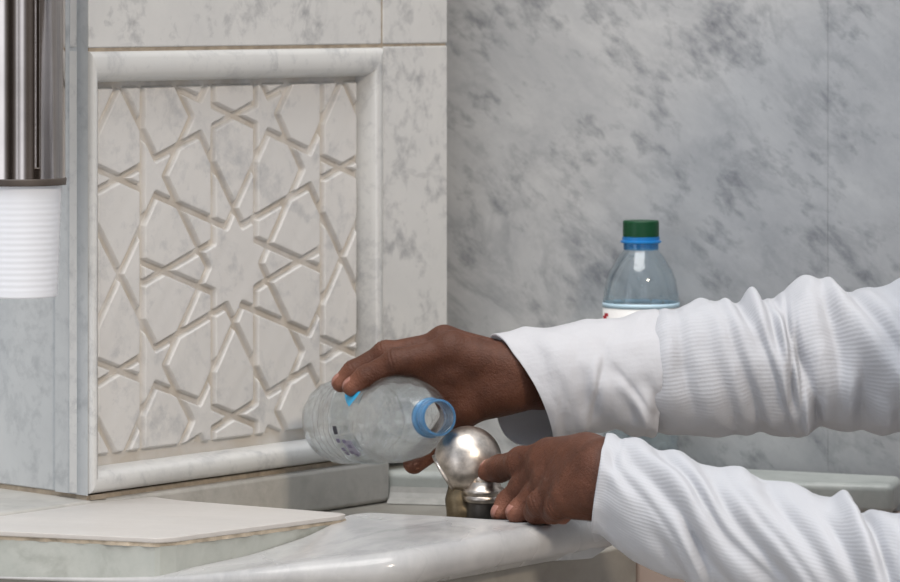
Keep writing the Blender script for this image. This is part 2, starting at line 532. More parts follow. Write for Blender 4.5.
PX = (TX - .1711) / unit
PY = (TZ + .2005) / .02547
dist = np.full(PX.shape, 9.0)
for x0, y0, x1, y1 in SEG:
    dx, dy = x1 - x0, y1 - y0
    h = np.clip(((PX - x0) * dx + (PY - y0) * dy) / (dx * dx + dy * dy + 1e-9), 0, 1)
    dist = np.minimum(dist, np.hypot(PX - x0 - h * dx, PY - y0 - h * dy))
for ed in (PX + 6.32, 6.08 - PX, 5.46 - PY, PY + 5.20):
    dist = np.minimum(dist, np.maximum(0, ed))
w = .075
prof = np.clip((dist - .072) / w, 0, 1)
prof = prof * prof * (3 - 2 * prof)
wob = sum(np.sin(PX * a + b) * np.cos(PY * c + d) for a, b, c, d in ((2.1, 0, 1.7, 1), (4.3, 2, 3.7, 0), (7.7, 1, 6.1, 2))) / 3
depth = REC - .0046 * (1 - prof) + .0003 * wob
V = np.empty((NX * NZ, 3))
XY = O2[None, None, :] + U[None, None, :] * TX[..., None] + NN[None, None, :] * depth[..., None]
V[:, 0] = XY[..., 0].ravel(); V[:, 1] = XY[..., 1].ravel(); V[:, 2] = ZC + TZ.ravel()
ii, jj = np.meshgrid(np.arange(NX - 1), np.arange(NZ - 1), indexing='ij')
a0 = (ii * NZ + jj).ravel()
F = np.stack([a0, a0 + NZ, a0 + NZ + 1, a0 + 1], 1).tolist()
# close the back so that the relief is a slab
nb = len(V)
bx = [B(PT0 - .001, -.0195), B(PT1 + .001, -.0195)]
Vb = [(*bx[0], ZC + tz[0]), (*bx[1], ZC + tz[0]), (*bx[1], ZC + tz[-1]), (*bx[0], ZC + tz[-1])]
V = V.tolist() + Vb
F.append([nb, nb + 1, nb + 2, nb + 3])
F.append([nb, nb + 1] + [i * NZ for i in range(NX - 1, -1, -1)])
F.append([nb + 3, nb + 2] + [i * NZ + NZ - 1 for i in range(NX - 1, -1, -1)])
F.append([nb, nb + 3] + [j for j in range(NZ - 1, -1, -1)])
F.append([nb + 1, nb + 2] + [(NX - 1) * NZ + j for j in range(NZ - 1, -1, -1)])
relief = mk('star_relief', V, F, M['panel'], panel, smooth=True)
dpv = np.zeros(len(relief.data.vertices), np.float32); dpv[:NX * NZ] = np.clip((1 - prof) * 1.5 - .75, 0, 1).ravel()
relief.data.attributes.new('deposit', 'FLOAT', 'POINT').data.foreach_set('value', dpv)
tag(relief, 'interlaced ten pointed star relief')

FT0, FT1, FZ0, FZ1 = .0008, TJ - .001, ZB + .001, ZJ - .0015
fp = [(0, -.0195), (0, -.002), (.03, .0008), (.10, .0024), (.22, .0032), (.45, .0035), (.66, .0030), (.80, .0014), (.90, -.0022), (.97, -.0075), (1, -.0118), (1, -.0195)]
co = [(FT0, FZ0), (FT1, FZ0), (FT1, FZ1), (FT0, FZ1)]
ci = [(PT0, PZ0), (PT1, PZ0), (PT1, PZ1), (PT0, PZ1)]
for s in range(4):
    e = (s + 1) % 4
    V, F = [], []
    for q in (s, e):
        for f, d in fp:
            t = co[q][0] * (1 - f) + ci[q][0] * f; z = co[q][1] * (1 - f) + ci[q][1] * f
            V.append((*B(t, d), ZC + z))
    n = len(fp)
    for i in range(n - 1):
        F.append([i, i + 1, n + i + 1, n + i])
    F.append(list(range(n))[::-1]); F.append(list(range(n, 2 * n)))
    F.append([0, n - 1, 2 * n - 1, n])
    o = mk('frame_rail', V, F, M['frame'], panel)
    for p in o.data.polygons:
        p.use_smooth = len(p.vertices) == 4
    es = o.modifiers.new('split', 'EDGE_SPLIT'); es.split_angle = math.radians(50)

# ------------------------------------------------------------------ back wall, floor
TH = math.radians(22)
WD = np.array([math.cos(TH), -math.sin(TH)]); WN = np.array([-math.sin(TH), -math.cos(TH)])
W0 = np.array([.1678, 3.196])


def W(s, d):
    return tuple(W0 + WD * s + WN * d)


def wall_s(px):
    k = (px - 450) / FPX
    return (k * W0[1] - W0[0]) / (WD[0] - k * WD[1])


sj = wall_s(828)
V, F = prism([W(-.5, -.0004), W(1.3, -.0004), W(1.3, -.1), W(-.5, -.1)], -ZC, .6)
wall_back = mk('wall_back', V, F, M['back']); tag(wall_back, kind='structure')
for s0, s1 in ((-.5, sj - .00025), (sj + .00025, 1.3)):
    V, F = prism([W(s0, 0), W(s1, 0), W(s1, -.0018), W(s0, -.0018)], -ZC, .6)
    mk('marble_sheet', V, F, M['back'], wall_back, bevel=.0003, segs=1)

V, F = prism([(-3, -4), (4, -4), (4, 4.5), (-3, 4.5)], -ZC - .1, -ZC)
fl = mk('floor', V, F, M['floor']); tag(fl, kind='structure')

# ------------------------------------------------------------------ fountain masonry
# base block under the counter, its top is the floor of the basin
base_poly = [(-.62, 2.82), (-.307, 2.742), (-.229, 2.718), (-.034, 2.690), (.135, 2.904), (.135, 3.19), (-.2, 3.32), (-.62, 3.38)]
V, F = prism(base_poly, -ZC, -.3945)
basin = mk('fountain_base', V, F, M['base'], bevel=.003)
tag(basin, 'marble base of the fountain below the counter, holding the sunken basin', 'fountain base')

# plinth the carved wall stands on
pl = [B(-.33, .002), B(.3356, .002), B(.3356, -.05), B(.3, -.4), BL(.7, -.34), BL(.75, .2)]
V, F = prism([B(-.33, .002), B(.338, .002), B(.338, -.05), B(.30, -.2), B(-.10, -.45), B(-.50, -.2)], -.394, -.3605)
plinth = mk('plinth', V, F, M['plinth'], bevel=.004)
tag(plinth, 'marble plinth strip running under the carved wall, back of basin', 'plinth')

# ledge along the back wall
FLx, FRx = (-.0450, 3.1425), (.3385, 3.056)
ledge_poly = [FLx, FRx, W(.170, .004), W(-.235, .004), B(.345, -.055)]
V, F = prism([FLx, FRx, (.352, 3.112), W(-.225, .003), (-.085, 3.215), (-.078, 3.171)], -.394, -.370)
ledge = mk('back_ledge', V, F, M['ledge'], bevel=.006, segs=4)
tag(ledge, 'greenish marble ledge at the foot of the grey wall, under the capped bottle', 'ledge')
# cove between ledge and basin floor
V, F = [], []
e0 = np.array(FLx); e1 = np.array(FRx)
dv = (e1 - e0) / np.linalg.norm(e1 - e0); nv = np.array([dv[1], -dv[0]])
prof_c = [(0.0, -.382), (.0015, -.3865), (.004, -.3905), (.009, -.3925), (.013, -.394), (0, -.394)]
for q in (e0 - dv * .002, e0 + dv * .33):
    for d, z in prof_c:
        V.append((*(q + nv * (d + .0003)), ZC + z))
n = len(prof_c)
for i in range(n): F.append([i, (i + 1) % n, n + (i + 1) % n, n + i])
F.append(list(range(n))[::-1]); F.append(list(range(n, 2 * n)))
cv = mk('cove', V, F, M['plinth'], ledge, smooth=False); tag(cv, 'pale mortar cove')

# counter slab with bullnose edge
fx, fy = -.0334, 2.672
ff = lambda x, d=0: (x + .777 * d, fy + 1.2572 * (x - fx) - .629 * d)
def rimp(px, py): return tuple(P(px, py, .366 * FPX / py)[:2])
rim = [rimp(590, 518.5), rimp(560, 521), rimp(533, 521.5), rimp(490, 519.5), rimp(444, 516.3), rimp(396, 514), rimp(368, 512.3), rimp(349, 513.5)]
def dense(pts, n):
    """resample a polyline of (x, y, ...) rows evenly"""
    A = np.array(pts, float)
    d = np.concatenate([[0], np.cumsum(np.hypot(*np.diff(A[:, :2], axis=0).T))])
    t = np.linspace(0, 1, n)
    return np.stack([np.interp(t, d / d[-1], A[:, c]) for c in range(A.shape[1])], 1)


def edge(pts, ns):
    """polyline pieces resampled with a given number of points each, so that two edges can be lofted"""
    out = []
    for (i, j, n) in ns:
        q = dense(pts[i:j + 1], n)
        out.append(q if not out else q[1:])
    return np.vstack(out)


def smooth_line(q, it=2):
    q = q.copy()
    for _ in range(it):
        q[1:-1] = .25 * q[:-2] + .5 * q[1:-1] + .25 * q[2:]
    return q


cf = [(-.372, 2.742, .3935), (-.307, 2.728, .3935), (-.229, 2.704, .3905), (-.1735, 2.684, .3865), (-.120, 2.671, .378), (-.0334, 2.672, .3675), (.020, 2.739, .366), (.068, 2.800, .366), (.100, 2.838, .366), (.110, 2.850, .366)]
cb = [(-.360, 2.750, .3930), (-.310, 2.756, .3930), (-.2157, 2.6985, .3890), (-.1938, 2.694, .3865), (-.176, 2.709, .3845), (-.137, 2.750, .3815), (-.100, 2.785, .374), (-.083, 2.803, .3675)]
cb += [(*rimp(346, 515.5), .366), (*rimp(368, 512.3), .366), (*rimp(396, 514), .366), (*rimp(444, 516.3), .366), (*rimp(490, 519.5), .366), (*rimp(533, 521.0), .366), (*rimp(575, 519.5), .366), (*rimp(592, 518.0), .366)]
n1 = [(0, 1, 12), (1, 2, 12), (2, 5, 26), (5, 7, 30), (7, 9, 30)]
n2 = [(0, 1, 12), (1, 2, 12), (2, 7, 26), (7, 11, 30), (11, 15, 30)]
QF = smooth_line(edge(cf, n1), 6); QB = smooth_line(edge(cb, n2), 2)
nq = len(QF)
tan = np.gradient(QF[:, :2], axis=0); tan /= np.linalg.norm(tan, axis=1)[:, None]
outw = np.stack([tan[:, 1], -tan[:, 0]], 1)
CBOT = .4195
rows = []
for u in np.linspace(0, 1, 14):
    q = QB * (1 - u) + QF * u
    rows.append(q)
rad_ = np.minimum(.012, (.394 - QF[:, 2]) * .48 + .0004)
for a in np.linspace(0, math.pi, 13)[1:]:
    q = QF.copy()
    q[:, :2] += outw * (rad_ * math.sin(a))[:, None]
    q[:, 2] += rad_ * (1 - math.cos(a))
    rows.append(q)
rows.append(np.column_stack([QF[:, :2] - outw * .004, np.maximum(.3942, QF[:, 2] + 2 * rad_)]))
rows.append(np.column_stack([QB[:, :2], np.full(nq, .3944)]))
V = [(r[i][0], r[i][1], ZC - r[i][2]) for r in rows for i in range(nq)]
nr_ = len(rows)
F = [[k * nq + i, k * nq + i + 1, ((k + 1) % nr_) * nq + i + 1, ((k + 1) % nr_) * nq + i] for k in range(nr_) for i in range(nq - 1)]
F.append([k * nq for k in range(nr_)][::-1]); F.append([k * nq + nq - 1 for k in range(nr_)])
counter = mk('counter', V, F, M['counter'], smooth=True)
es = counter.modifiers.new('split', 'EDGE_SPLIT'); es.split_angle = math.radians(50)
tag(counter, 'wet marble counter slab with a rounded front edge in front of the basin', 'counter')


# inset slab left of the counter, flush with the plinth
def pp(px, py, D): return tuple(P(px, py, D * FPX / py)[:2])
DP = .362
tf = np.array([(-.366, 2.7455), pp(0, 531, DP), pp(140, 537.3, DP), pp(158, 538.2, DP), pp(176, 537.0, DP), pp(200, 533.6, DP), pp(342, 515.2, DP), pp(345, 514, DP)])
tb = np.array([B(-.162, .004), B(-.12, .004), B(.0, .004), B(.03, .006), B(.055, .012), pp(180, 500.3, DP), pp(338, 512.6, DP), pp(345, 514, DP) + np.array([.0002, .0004])])


def solid(f, b, z0, z1, name, mat, parent=None, inset=0., bev=.0, jag=0.):
    f = dense(f, 90); b = dense(b, 90)
    if inset:
        d = b - f; d /= np.linalg.norm(d, axis=1)[:, None] + 1e-9
        f = f + d * inset
    if jag:
        r = np.random.default_rng(3).normal(0, jag, len(f)); r = np.convolve(r, [.25, .5, .25], 'same')
        f = f + np.stack([r * 0, r], 1)
    V = [(*p, ZC + z0) for p in f] + [(*p, ZC + z0) for p in b] + [(*p, ZC + z1) for p in f] + [(*p, ZC + z1) for p in b]
    n = len(f); F = []
    for i in range(n - 1):
        F += [[i, i + 1, n + i + 1, n + i], [2 * n + i, 3 * n + i, 3 * n + i + 1, 2 * n + i + 1], [i, 2 * n + i, 2 * n + i + 1, i + 1], [n + i, n + i + 1, 3 * n + i + 1, 3 * n + i]]
    F += [[0, n, 3 * n, 2 * n], [n - 1, 3 * n - 1, 4 * n - 1, 2 * n - 1]]
    return mk(name, V, F, mat, parent, bevel=bev or None, segs=2)


tile = solid(tf, tb, -.3655, -.362, 'marble_slab', M['plate'], bev=.0010, jag=.0006)
tag(tile, 'thin beige marble slab lying beside the carved wall, left of basin', 'slab')
mo = solid(tf, tb, -.3682, -.3655, 'mortar', M['mortar'], tile, inset=.0016, jag=.0018); tag(mo, 'tan mortar under the slab')
sb = solid(tf, tb, -.3942, -.3680, 'slab_bed', M['riser'], tile, inset=.0022); tag(sb, 'greenish marble riser under the slab')

# pinkish lower wall right of the base
V, F = prism([(.137, 2.96), (.62, 2.90), (.62, 3.0), (.137, 3.18)], -ZC, -.3955)
pk = mk('wall_lower', V, F, M['pink'], bevel=.004); tag(pk, kind='structure')

# ------------------------------------------------------------------ cup dispenser and cup
cy = 2.82
cc = P(20, 186, cy)
disp = thing('cup_dispenser', 'polished steel tube cup dispenser on the wall at left', 'cup dispenser', (cc[0], cc[1], ZC - .131))
zb = ZC - .1296
V, F = lathe([(.0305, 0), (.0318, 0), (.0320, .0006), (.0320, .001), (.032, .0065), (.032, .45), (.0305, .45), (.0305, .0)], (cc[0], cc[1], zb), n=72, closed=True)
t_ = mk('tube', V, F, M['steel'], disp, smooth=True)
es = t_.modifiers.new('split', 'EDGE_SPLIT'); es.split_angle = math.radians(40)
V, F = lathe([(.0324, .0), (.0324, .0008), (.0328, .004), (.0324, .005), (.0321, .005), (.0321, 0)], (cc[0], cc[1], zb - .0005), n=72, closed=True)
mk('bottom_ring', V, F, M['ringdark'], disp, smooth=True)
V, F = lathe([(.0335, 0), (.0335, .012)], (cc[0], cc[1], zb + .445), n=72)
mk('lid', V, F, M['steel'], disp)
# flat guide strip in front of the tube and the wall bracket
for ang, ww, nm in ((math.radians(-62), .0035, 'guide_rib'), (math.radians(-118), .005, 'guide_rib')):
    dx, dy = math.cos(ang), math.sin(ang)
    px, py = -dy, dx
    pts = [(cc[0] + dx * r + px * q, cc[1] + dy * r + py * q) for r, q in ((.0315, -ww / 2), (.0335, -ww / 2), (.0335, ww / 2), (.0315, ww / 2))]
    V, F = prism(pts, zb + .012 - ZC, zb + .44 - ZC)
    mk(nm, V, F, M['steel'], disp, bevel=.0006, segs=2)
wd = -NL
px_ = np.array([-wd[1], wd[0]])
c2 = np.array([cc[0], cc[1]])
pts = [tuple(c2 + wd * r + px_ * q) for r, q in ((.031, -.012), (.0715, -.012), (.0715, .012), (.031, .012))]
V, F = prism(pts, .10, .16)
mk('wall_bracket', V, F, M['steel'], disp, bevel=.001)

cup = thing('plastic_cup', 'white ribbed plastic cup hanging from the steel dispenser', 'cup', (cc[0], cc[1], ZC - .2088))
H = .0795
prof_o = []
for i in range(121):
    u = i / 120
    r = .0264 + (.0292 - .0264) * u
    z = u * H
    if .05 < u < .86:
        r += .00008 * math.sin(u * 2 * math.pi * 19)
    prof_o.append((r, z))
prof_o = [(.0005, .0035), (.0225, .0035), (.0235, .0), (.0258, .0)] + prof_o[1:] + [(.0293, H + .006)]
prof_i = [(r - .0007, z + (.0007 if z < .004 else 0)) for r, z in prof_o[::-1] if r > .001] + [(.0005, .0042)]
V, F = lathe(prof_o + prof_i, (cc[0], cc[1], ZC - .2088), n=80)
o = mk('cup_wall', V, F, M['cup'], cup, smooth=True)
es = o.modifiers.new('split', 'EDGE_SPLIT'); es.split_angle = math.radians(60)

# ------------------------------------------------------------------ standing bottle
by = 3.150
bc = P(641, 470, by); bc[2] = ZC - .370
bottle = thing('water_bottle', 'clear plastic water bottle with green cap standing on the back ledge', 'bottle', bc)
def shell(profile, th):
    inner = [(max(r - th, .0004), h + (th if i == 0 else 0)) for i, (r, h) in enumerate(profile)]
    return profile + inner[::-1]
sp_ = 3.150 / FPX   # metres per pixel there
Hy = lambda y: (470 - y) * sp_
pro = [(.0006, .003), (.018, .003), (.024, .0005), (.0265, .001), (.0290, .006), (.0300, .014)]
for k in range(7):
    z0 = .018 + k * .0085
    pro += [(.0300, z0), (.0289, z0 + .0028), (.0289, z0 + .0040), (.0300, z0 + .0068)]
pro += [(.0296, Hy(395)), (.0296, Hy(309)), (.0302, Hy(305)), (.0302, Hy(300)), (.0297, Hy(297)), (.0288, Hy(289)), (.0274, Hy(280)), (.0260, Hy(275)), (.0242, Hy(270)), (.0224, Hy(266)), (.0205, Hy(262)), (.0184, Hy(257.5)), (.0160, Hy(253.5)), (.0142, Hy(251)), (.0134, Hy(249.5)), (.0133, Hy(238)), (.0133, Hy(226))]
V, F = lathe(shell(pro, .0005), bc, n=80)
bt = mk('bottle_body', V, F, M['pet'], bottle, smooth=True)
V, F = lathe([(.0299, Hy(396)), (.0302, Hy(396)), (.0302, Hy(307)), (.0299, Hy(307))], bc, n=80, closed=True)
lab = mk('label', V, F, M['label'], bottle, smooth=True)
tag(lab, 'white wrap label with red mark')
V, F = lathe([(.0137, Hy(243.5)), (.0162, Hy(242.5)), (.0162, Hy(241)), (.0148, Hy(240.2)), (.0148, Hy(236.8)), (.0137, Hy(236.6))], bc, n=64, closed=True)
mk('neck_ring', V, F, M['bluecap'], bottle, smooth=False)
V, F = lathe([(.0137, Hy(249.6)), (.0139, Hy(249.6)), (.0139, Hy(243.6)), (.0137, Hy(243.6))], bc, n=64, closed=True)
mk('neck_sleeve', V, F, M['bluetint'], bottle, smooth=False)
V, F = lathe([(.0136, Hy(236.4)), (.0143, Hy(236.4)), (.0143, Hy(222)), (.0138, Hy(220.6)), (.0006, Hy(220.3)), (.0006, Hy(224)), (.0136, Hy(225))], bc, n=72, closed=True,
             rfun=lambda r, h, t: r + (.0003 * math.sin(36 * t) if r > .0141 else 0))
mk('cap', V, F, M['green'], bottle)


def patch(bcx, axis, r, h0, h1, a0, a1, name, mat, parent, up=(0, 0, 1), n=10, th=.0002):
    x, y, a = frame_from(axis, up)
    V, F = [], []
    for rr in (r, r + th):
        for i in range(n + 1):
            t = a0 + (a1 - a0) * i / n
            for h in (h0, h1):
                V.append(np.array(bcx) + a * h + rr * (math.cos(t) * x + math.sin(t) * y))
    m = 2 * (n + 1)
    for i in range(n):
        q = 2 * i
        F += [[q, q + 2, q + 3, q + 1], [m + q, m + q + 1, m + q + 3, m + q + 2], [q, m + q, m + q + 2, q + 2], [q + 1, q + 3, m + q + 3, m + q + 1]]
    F += [[0, 1, m + 1, m], [m - 2, 2 * m - 2, 2 * m - 1, m - 1]]
    return mk(name, V, F, mat, parent)


def join_objs(objs, name):
    """several little print marks into one printed part"""
    V, F = [], []
    for o in objs:
        k = len(V)
        V += [tuple(v.co) for v in o.data.vertices]; F += [[i + k for i in p.vertices] for p in o.data.polygons]
    first = objs[0]
    me = bpy.data.meshes.new(name); me.from_pydata(V, [], F); me.materials.append(first.data.materials[0])
    par = first.parent
    for o in objs: bpy.data.objects.remove(o, do_unlink=True)
    ob = bpy.data.objects.new(name, me); COL.objects.link(ob); ob.parent = par
    return ob


# angles on a vertical lathe: x axis of frame_from((0,0,1)) fallback
def ang_for(px):
    """angle of the bottle wall seen at column px (towards the camera)"""
    x, y, a = frame_from((0, 0, 1))
    s = (px - 641) * sp_ / .0302
    s = max(-1, min(1, s))
    d = np.array([s, -math.sqrt(1 - s * s), 0])
    return math.atan2(d @ y, d @ x)


def aa(p, q):
    a, b = ang_for(p), ang_for(q)
    if b - a > math.pi: b -= 2 * math.pi
    if a - b > math.pi: b += 2 * math.pi
    return a, b


V, F = lathe([(.0303, Hy(306.5)), (.03045, Hy(306.5)), (.03045, Hy(302)), (.0303, Hy(302))], bc, n=80, closed=True)
mk('label_band', V, F, M['paleblue'], bottle, smooth=True)
rd = np.random.default_rng(5)
V, F = [], []
for k in range(150):
    y_ = rd.choice([rd.uniform(252, 300), rd.uniform(292, 300)])
    hs = [(h, r) for r, h in pro]
    rr = np.interp(Hy(y_), [h for h, r in hs], [r for h, r in hs]) - .0007
    t = rd.uniform(0, 2 * math.pi)
    c_ = np.array(bc) + np.array([rr * math.cos(t), rr * math.sin(t), Hy(y_)])
    q = rd.uniform(.0004, .0011)
    vv, ff2 = lathe([(.05 * q, -q), (.7 * q, -.7 * q), (q, 0), (.7 * q, .7 * q), (.05 * q, q)], c_, (math.cos(t) * .9, math.sin(t) * .9, .1), n=8)
    V, F = join((V, F), (vv, ff2))
dr = mk('water_droplets', V, F, M['water'], bottle, smooth=True); dr['kind'] = 'stuff'
marks = []
for p0, p1, y0, y1 in ((632, 634, 311, 315), (635, 638, 312, 315), (639, 640.5, 311, 315), (642, 644, 312, 315), (649, 651, 314, 315), (655, 657, 311, 316), (658, 661, 312, 315), (662, 664, 311, 314)):
    marks.append(patch(bc, (0, 0, 1), .0302, Hy(y1), Hy(y0), *aa(p0, p1), 'm', M['ink'], bottle, n=3))
join_objs(marks, 'label_print')
rm = [patch(bc, (0, 0, 1), .0302, Hy(319), Hy(315), *aa(603.2, 606), 'm', M['red'], bottle, n=4),
      patch(bc, (0, 0, 1), .0302, Hy(315), Hy(312), *aa(604.3, 607.5), 'm', M['red'], bottle, n=4)]
join_objs(rm, 'red_print')

# ------------------------------------------------------------------ held bottle
hb0 = P(335, 421, 3.035); hb1 = P(439, 417.5, 2.866)
ax = hb1 - hb0; LB = np.linalg.norm(ax); ax /= LB
held = thing('empty_bottle', 'empty clear plastic bottle without a cap, held sideways at the tap', 'bottle', hb0)
f_ = LB / .19
pr = [(.0006, .006), (.012, .006), (.020, .0015), (.026, .001), (.0300, .006), (.0318, .014), (.0322, .020)]
for k in range(4):
    z0 = .022 + k * .009
    pr += [(.0322, z0), (.0309, z0 + .003), (.0309, z0 + .005), (.0322, z0 + .008)]
pr += [(.0318, .057), (.0314, .060), (.0314, .098), (.0318, .101), (.0322, .105), (.0310, .109), (.0312, .112), (.0322, .116), (.0318, .124), (.0306, .133), (.0286, .142), (.0258, .150), (.0222, .158), (.0184, .165), (.0145, .170), (.0119, .173), (.0115, .176), (.0115, LB)]
pr = [(r, h) for r, h in pr]


def dent(r, h, t):
    if r < .02: return r
    k = math.exp(-((h - .07) / .05) ** 2)
    cr = abs(math.sin(4.5 * t + 70 * h + 1.3 * math.sin(55 * h + 2 * t))) + abs(math.sin(6.5 * t - 110 * h + math.sin(3 * t + 40 * h)))
    return r + .0011 * k * math.sin(3 * t + 1) - .0011 * cr * (.35 + .65 * k) + .0006


V, F = lathe(shell(pr, .0004), hb0, ax, n=96, rfun=dent)
mk('bottle_body', V, F, M['pet_worn'], held, smooth=True)
nr = [(.0117, LB - .016), (.0144, LB - .016), (.0146, LB - .0145), (.0136, LB - .0135), (.0129, LB - .012), (.0129, LB - .010), (.0135, LB - .009), (.0135, LB - .0075), (.0130, LB - .007), (.0136, LB - .005), (.0136, LB - .003), (.0132, LB + .0004), (.0117, LB + .0006)]
V, F = lathe(nr, hb0, ax, n=72, closed=True)
mk('neck_ring', V, F, M['blue'], held, smooth=False)
V, F = lathe([(.0324, .061), (.0326, .061), (.0326, .098), (.0324, .098)], hb0, ax, n=96, closed=True, rfun=lambda r, h, t: dent(r, h, t))
fl_ = mk('label', V, F, M['filmlabel'], held, smooth=True); tag(fl_, 'thin clear film label')


def hold_ang(px, py):
    """angle round the held bottle's axis of the wall patch facing the viewer at a pixel"""
    x, y, a = frame_from(ax)
    best = None
    for k in range(720):
        t = 2 * math.pi * k / 720
        for h in np.linspace(.06, .1, 9):
            p = hb0 + a * h + .0328 * (math.cos(t) * x + math.sin(t) * y)
            nrm = math.cos(t) * x + math.sin(t) * y
            if nrm @ (np.array([0, 0, ZC]) - p) <= 0: continue
            q = ((p[0]) / p[1] * FPX + 450, (ZC - p[2]) / p[1] * FPX)
            e = (q[0] - px) ** 2 + (q[1] - py) ** 2
            if best is None or e < best[0]: best = (e, t, h)
    return best[1], best[2]


def print_mark(px, py, dt, dh, name, mat):
    t, h = hold_ang(px, py)
    return patch(hb0, ax, .0332 if name != 'm' or mat is M['lilac'] else .0335, h - dh, h + dh, t - dt, t + dt, name, mat, held, n=4)


t_c, h_c = hold_ang(353, 392)
x_, y_, a_ = frame_from(ax)
t_lo, h_lo = hold_ang(351, 407)
tv, tf_ = [], []
for rr in (.0332, .0334):
    for k in range(7):
        q = k / 6
        for e in (-1, 1):
            t = t_c + (t_lo - t_c) * q; h = h_c + (h_lo - h_c) * q + e * .0135 * (1 - q ** 1.6)
            tv.append(hb0 + a_ * h + rr * (math.cos(t) * x_ + math.sin(t) * y_))
for k in range(6):
    q = 2 * k
    tf_ += [[q, q + 1, q + 3, q + 2], [14 + q, 14 + q + 2, 14 + q + 3, 14 + q + 1], [q, q + 2, 16 + q, 14 + q], [q + 1, 15 + q, 17 + q, q + 3]]
tf_ += [[0, 14, 15, 1], [12, 13, 27, 26]]
mk('cyan_print', tv, tf_, M['cyan'], held)
print_mark(336, 430, .09, .0035, 'black_print', M['ink'])
pm0 = [print_mark(351, 448, .20, .0075, 'm', M['lilac'])]
join_objs(pm0, 'pale_violet_print')
pm = []
for i, (qx, qy) in enumerate(((340, 440), (345, 441), (350, 446), (345, 448), (352, 452), (358, 454), (348, 453))):
    pm.append(print_mark(qx, qy, .045, .003, 'm', M['purple']))
join_objs(pm, 'violet_print')

# ------------------------------------------------------------------ tap
fyY = 2.872
fs = fyY / FPX
fc = P(484, 0, fyY)
zq = lambda y: ZC - y * fs
tap = thing('tap', 'worn chrome push button tap with a round spout at the basin', 'tap', (fc[0], fc[1], ZC - .3945))
bz = ZC - .3945
V, F = lathe([(.0125, 0), (.0125, zq(503) - bz), (.0130, zq(501) - bz), (.0006, zq(500) - bz)], (fc[0], fc[1], bz), n=48)
mk('body', V, F, M['darkmetal'], tap, smooth=False)
V, F = lathe([(.0006, 0), (.0140, 0), (.0148, .0012), (.0148, .0035), (.0140, .0045), (.0150, .006), (.0155, .0075), (.0150, .009), (.0125, .0105), (.0118, .013), (.0112, .0145), (.0006, .0145)], (fc[0], fc[1], zq(501)), n=56)
co_ = mk('collar', V, F, M['chrome'], tap, smooth=True)
es = co_.modifiers.new('split', 'EDGE_SPLIT'); es.split_angle = math.radians(55)
V, F = lathe([(.0006, 0), (.0098, 0), (.0102, .001), (.0102, .006), (.0095, .0075), (.006, .0082), (.0006, .0084)], (fc[0], fc[1], zq(501) + .0143), n=48)
mk('button', V, F, M['chrome'], tap, smooth=True)
# stem behind the button, then the round spout
sc_ = P(468, 460, fyY + .012)
st0 = P(458, 520, fyY + .006)
V, F = surface_nets([('s', ((st0[0], st0[1], bz + .002), P(459, 500, fyY + .008), .0085, .0090), .004, 1),
                     ('s', (P(459, 500, fyY + .008), P(466, 478, fyY + .012), .0090, .0125), .004, 1),
                     ('s', (P(460, 512, fyY + .004), P(474, 512, fyY + .004), .0060, .0060), .004, 1)],
                    np.array([st0[0] - .02, st0[1] - .025, bz - .001]), np.array([st0[0] + .035, st0[1] + .04, zq(462)]), .0012)
mk('stem', V, F, M['bronze'], tap, smooth=True)
# sphere shell with a mouth cut
Rsp = 34 * (fyY + .012) / FPX
mdir = np.array([-.85, .02, -.53]); mdir /= np.linalg.norm(mdir)
cutc = 25 / 33
a_max = math.pi - math.acos(cutc)
po = []
for i in range(40):
    a = .012 + (a_max - .012) * i / 39
    po.append((Rsp * math.sin(a), -Rsp * math.cos(a)))
po.append((po[-1][0] + .0003, po[-1][1] + .0005)); po.append((po[-1][0] + .0001, po[-1][1] + .0015))
pi_ = [(r - .0014, h + .0000) for r, h in po[::-1] if r > .004]
pi_ = [(po[-1][0] - .0022, po[-1][1])] + [((Rsp - .0013) * math.sin(a), -(Rsp - .0013) * math.cos(a)) for a in np.linspace(a_max, .02, 30)]
V, F = lathe(po + pi_, sc_, mdir, n=64)
spt = mk('spout', V, F, M['chrome'], tap, smooth=True)

# ------------------------------------------------------------------ the person
feet = np.array([.56, 2.60, 0.0])
person = thing('person', 'person in a loose white long-sleeved robe reaching in from the right to the tap', 'person', feet)


def chain(pts, k=.006):
    out = []
    for (p, r), (q, s) in zip(pts[:-1], pts[1:]):
        out.append(('s', (P(*p), P(*q), r, s), k, 1))
    return out


def ball(p, r, k=.006):
    q = P(*p)
    return ('s', (q, q + np.array([.0005, 0, 0]), r, r), k, 1)


# far hand (right hand) over the empty bottle
RW = (540, 378, 2.950)
RH = []
RH += chain([((620, 374, 2.945), .027), (RW, .0215)], .010)
RH += chain([(RW, .0205), ((512, 374, 2.940), .0190)], .010)
RH += chain([((520, 368, 2.932), .0140), ((449, 351, 2.933), .0112)], .010)     # metacarpals
RH += chain([((520, 368, 2.950), .0140), ((441, 346, 2.955), .0112)], .010)
RH += chain([((520, 374, 2.965), .0140), ((441, 352, 2.977), .0105)], .010)
RH += chain([((522, 382, 2.972), .0135), ((447, 363, 2.997), .0095)], .010)
RH += [('s', (P(497, 388, 2.938), P(468, 375, 2.940), .0150, .0120), .012, 1)]
RH += chain([((516, 390, 2.935), .0160), ((469, 406, 2.943), .0132)], .010)     # thumb root
RH += [('s', (P(456, 368, 2.940), P(466, 398, 2.945), .0100, .0105), .012, 1)]
RHF = []
RHF.append([((449, 351, 2.933), .0108), ((396, 362, 2.933), .0094), ((366, 377, 2.937), .0083), ((352, 387, 2.938), .0070)])
RHF.append([((441, 346, 2.955), .0108), ((386, 355, 2.956), .0095), ((354, 372, 2.957), .0084), ((341, 383, 2.957), .0070)])
RHF.append([((441, 352, 2.977), .0102), ((388, 363, 2.978), .0090), ((357, 372, 2.979), .0080), ((345, 379, 2.979), .0068)])
